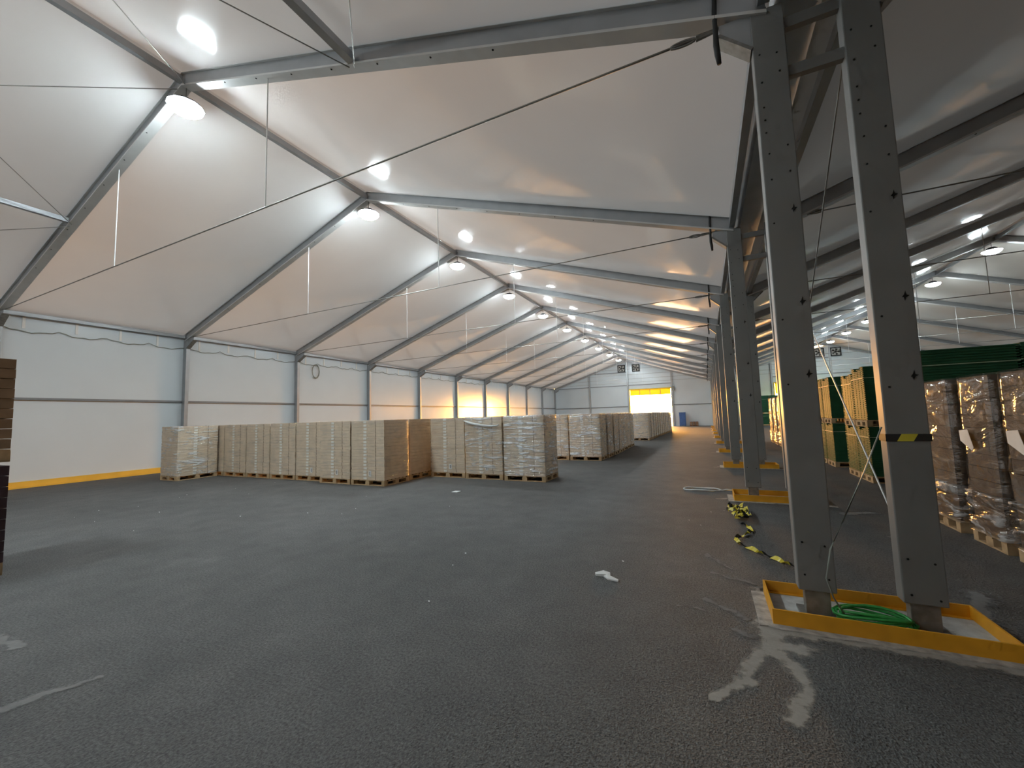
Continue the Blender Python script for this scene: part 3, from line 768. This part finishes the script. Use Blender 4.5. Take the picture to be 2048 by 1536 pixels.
# hazard tape around the column
t = thing('hazard_tape', 'yellow and black tape wrapped round the nearest right column', 'tape')
y = FY(0); e = .006; x0, x1 = XB - HW - e, XB + HW + e; z0, z1 = 1.44, 1.495
n = 5; wd = (x1 - x0) / 3
cuts = [(x0, x0 + .30 * (x1 - x0), 'tapek'), (x0 + .30 * (x1 - x0), x0 + .66 * (x1 - x0), 'tapey'), (x0 + .66 * (x1 - x0), x1, 'tapek')]
for i, (a, c, mt) in enumerate(cuts):
    sl0 = .03 if i else 0; sl1 = .03 if i < 2 else 0
    MB().prism([(a - sl0 * .5, z0), (c - sl1 * .5, z0), (c + sl1 * .5, z1), (a + sl0 * .5, z1)], y - HD - e, y - HD).obj('tape_stripe', mt, t)
MB().box(x0, x0 + e, y - HD, y + HD, z0, z1).obj('tape_stripe', 'tapek', t); MB().box(x1 - e, x1, y - HD, y + HD, z0, z1).obj('tape_stripe', 'tapey', t)
# tape on the floor
def ribbon(name, pts, w, parent, seed, lift=.02):
    rnd = random.Random(seed); m = MB(); P = [Vector(p) for p in pts]; dense = []
    for a, b_ in zip(P[:-1], P[1:]):
        L = max(2, int((b_ - a).length / .03))
        for i in range(L): dense.append(a.lerp(b_, i / L))
    dense.append(P[-1]); vs_ = []
    for i, p in enumerate(dense):
        d = (dense[min(i + 1, len(dense) - 1)] - dense[max(i - 1, 0)]).normalized()
        side = Vector((-d.y, d.x, 0)); 
        if side.length < .01: side = Vector((1, 0, 0))
        tw = math.sin(i * .55 + seed) * 1.1
        o_ = side.normalized() * math.cos(tw) * w / 2 + Vector((0, 0, math.sin(tw) * w / 2))
        q = p + Vector((0, 0, .012 + abs(o_.z) + lift * abs(math.sin(i * .37 + seed))))
        vs_ += [tuple(q - o_), tuple(q + o_)]
    for i in range(len(dense) - 1):
        m.v += [vs_[2 * i], vs_[2 * i + 1], vs_[2 * i + 3], vs_[2 * i + 2]]; k = len(m.v) - 4
        m.f.append((k, k + 1, k + 2, k + 3)); m.m.append(0 if (i // 4) % 3 else 1)
    return m.obj(name, ['tapey', 'tapek'], parent)
t = thing('barrier_tape', 'crumpled yellow and black barrier tape on the floor before the second kerb', 'tape')
rnd = random.Random(5)
for k in range(9):
    c = Vector((.34 + rnd.uniform(-.07, .1), 7.65 + rnd.uniform(-.4, .35), 0)); pts = []
    for i in range(6): pts.append(c + Vector((rnd.uniform(-.14, .14), rnd.uniform(-.22, .22), rnd.uniform(0, .07))))
    ribbon('tape_tangle', pts, .05, t, k)
ribbon('tape_tail', [(.37, 7.1, 0), (.44, 6.95, 0), (.47, 6.72, 0), (.40, 6.5, 0), (.28, 6.32, 0), (.24, 6.2, 0), (.29, 5.98, 0), (.40, 5.82, 0), (.55, 5.62, 0), (.75, 5.34, 0), (.86, 5.2, 0)], .05, t, 3, .0)
# papers
def paper(name, outline, label, loc, h=.02, cat='paper'):
    m = MB(); n = len(outline); rnd = random.Random(len(label))
    top = [(x, y, h * (.4 + .6 * rnd.random())) for x, y in outline]; bot = [(x, y, .002) for x, y in outline]
    c = (sum(p[0] for p in outline) / n, sum(p[1] for p in outline) / n, h * 1.3)
    v = top + bot + [c]; f = [(i, (i + 1) % n, 2 * n) for i in range(n)] + [(i, i + n, (i + 1) % n + n, (i + 1) % n) for i in range(n)] + [tuple(range(2 * n - 1, n - 1, -1))]
    o = m.poly(v, f).obj(name, 'paper'); o.location = loc; tag(o, label, cat, 'litter on the floor'); return o
paper('paper_scrap', [(-.12, .02), (-.05, .10), (.03, .07), (.05, -.02), (.14, -.06), (.15, -.11), (.04, -.09), (-.02, -.02), (-.10, -.03)], 'crumpled white paper scrap on the floor in front of the nearest kerb', (-1.07, 4.42, 0), .025)
paper('paper_scrap', [(-.09, -.06), (.08, -.07), (.1, .05), (-.07, .07)], 'small white paper scrap on the floor before the second pallet group', (-5.44, 8.17, 0), .02)
t = thing('plastic_strip', 'white plastic strip curled into a loop on the floor left of the second kerb', 'strip', 'litter on the floor')
pts = [(-.2 + .36 * math.cos(a) * (1 - .12 * math.sin(a)), 9.96 + .17 * math.sin(a), .012 + .008 * math.sin(3 * a)) for a in [2 * math.pi * i / 26 for i in range(27)]]
pts += [(.2, 9.9, .01), (.28, 10.02, .012), (.42, 10.02, .01)]
MB().tube(pts, .016, 5).obj('strip', 'paper', t, True)

# ------------------------------------------------------------------ splashes and dust on the floor
def splash(name, segs, mat, label, res=.02, z=.004):
    # segs: (x0,y0,x1,y1,radius); a grid whose 'fade' falls off away from the strokes
    X0 = min(min(s[0], s[2]) - s[4] * 1.6 for s in segs); X1 = max(max(s[0], s[2]) + s[4] * 1.6 for s in segs)
    Y0_ = min(min(s[1], s[3]) - s[4] * 1.6 for s in segs); Y1_ = max(max(s[1], s[3]) + s[4] * 1.6 for s in segs)
    nx, ny = int((X1 - X0) / res) + 1, int((Y1_ - Y0_) / res) + 1
    idx = {}; v = []; fd = []; f = []
    def fade(x, y):
        b = 0; w_ = noise.noise_vector((x * 7, y * 7, 3)) * .045 + noise.noise_vector((x * 19, y * 19, 8)) * .022; x += w_.x; y += w_.y
        for x0, y0, x1, y1, r in segs:
            dx, dy = x1 - x0, y1 - y0; L2 = dx * dx + dy * dy
            t = 0 if L2 < 1e-9 else max(0, min(1, ((x - x0) * dx + (y - y0) * dy) / L2))
            d = math.hypot(x - x0 - t * dx, y - y0 - t * dy); b = max(b, 1.3 * (1 - d / (r * 1.5)))
        return b
    g = [[fade(X0 + i * res, Y0_ + j * res) for j in range(ny + 1)] for i in range(nx + 1)]
    def vid(i, j):
        if (i, j) not in idx:
            idx[i, j] = len(v); v.append((X0 + i * res, Y0_ + j * res, z)); fd.append(max(0, g[i][j]))
        return idx[i, j]
    for i in range(nx):
        for j in range(ny):
            xm, ym = X0 + (i + .5) * res, Y0_ + (j + .5) * res
            if .36 < xm < 1.80 and any(FY(q) - .27 < ym < FY(q) + .39 for q in range(-1, 10)): continue
            if max(g[i][j], g[i + 1][j], g[i][j + 1], g[i + 1][j + 1]) > 0: f.append((vid(i, j), vid(i + 1, j), vid(i + 1, j + 1), vid(i, j + 1)))
    o = MB().poly(v, f).obj(name, mat); at = o.data.attributes.new('fade', 'FLOAT', 'POINT'); at.data.foreach_set('value', fd)
    tag(o, label, 'stain', 'floor stains', 'stuff')
SPL = []
import json
splash('concrete_splash', [(.34, 3.75, .36, 4.6, .08), (.32, 3.5, .36, 3.95, .12), (.26, 3.45, .16, 3.3, .06), (.16, 3.3, .14, 3.1, .045), (.14, 3.1, .02, 2.95, .045), (.02, 2.95, -.05, 2.8, .03),
                           (.36, 3.5, .44, 3.25, .07), (.44, 3.25, .46, 3.1, .045), (.46, 3.1, .38, 2.97, .04), (.36, 2.9, .33, 2.78, .07), (.42, 3.84, 1.1, 3.84, .075), (1.1, 3.85, 1.8, 3.83, .085), (1.8, 3.83, 2.2, 3.86, .08), (.3, 3.6, .5, 3.6, .10), (.36, 3.9, .36, 4.6, .07)],
       'spill', 'pale dried concrete splashes running from the nearest kerb', .015)
splash('concrete_splash', [(.38, 4.62, 1.9, 4.64, .05), (1.85, 3.9, 1.86, 4.6, .07), (1.9, 4.7, 2.1, 5.2, .09)], 'dust', 'pale dust along the back of the nearest kerb', .02)
splash('floor_dust', [(-.05, 4.9, .34, 4.72, .035), (-.12, 5.5, .15, 5.1, .035), (-.1, 4.2, .2, 3.95, .03), (-.35, 4.0, -.15, 3.98, .02), (.1, 3.72, .22, 3.66, .05)], 'dust', 'thin pale smears left of the nearest kerb', .02)
for n in range(1, 7):
    y = FY(n); splash('concrete_splash', [(.34, y - .28, 1.8, y - .28, .05), (.33, y - .25, .33, y + .35, .06), (.1, y - .1, .3, y, .06)], 'spill', f'pale dried concrete around the {ORD[n]} kerb from the camera', .04)
splash('floor_dust', [(-4.1, .9, -4.0, 1.22, .06), (-4.0, 1.22, -3.92, 1.42, .035), (-5.5, 1.30, -5.1, 1.34, .07)], 'dust', 'pale diagonal scuff on the floor at the lower left', .02)
splash('floor_dust', [(2.1, 7.0, 2.5, 7.3, .08), (1.9, 8.3, 2.3, 8.5, .1)], 'dust', 'pale dust behind the two nearest columns', .03)

rnd = random.Random(11); m = MB()
for k in range(26):
    x, yy, q = rnd.uniform(-13, .2), rnd.uniform(2.2, 8.0), rnd.uniform(.006, .015); a = rnd.uniform(0, 3)
    c_, s_ = math.cos(a) * q, math.sin(a) * q
    m.poly([(x + c_, yy + s_, .006), (x - s_, yy + c_ * .5, .01), (x - c_, yy - s_, .006), (x + s_, yy - c_ * .5, .003), (x, yy, 0)], [(0, 1, 2, 3), (1, 0, 4), (2, 1, 4), (3, 2, 4), (0, 3, 4)])
tag(m.obj('debris', 'paper'), 'tiny pale chips scattered over the asphalt floor', 'debris', None, 'stuff')
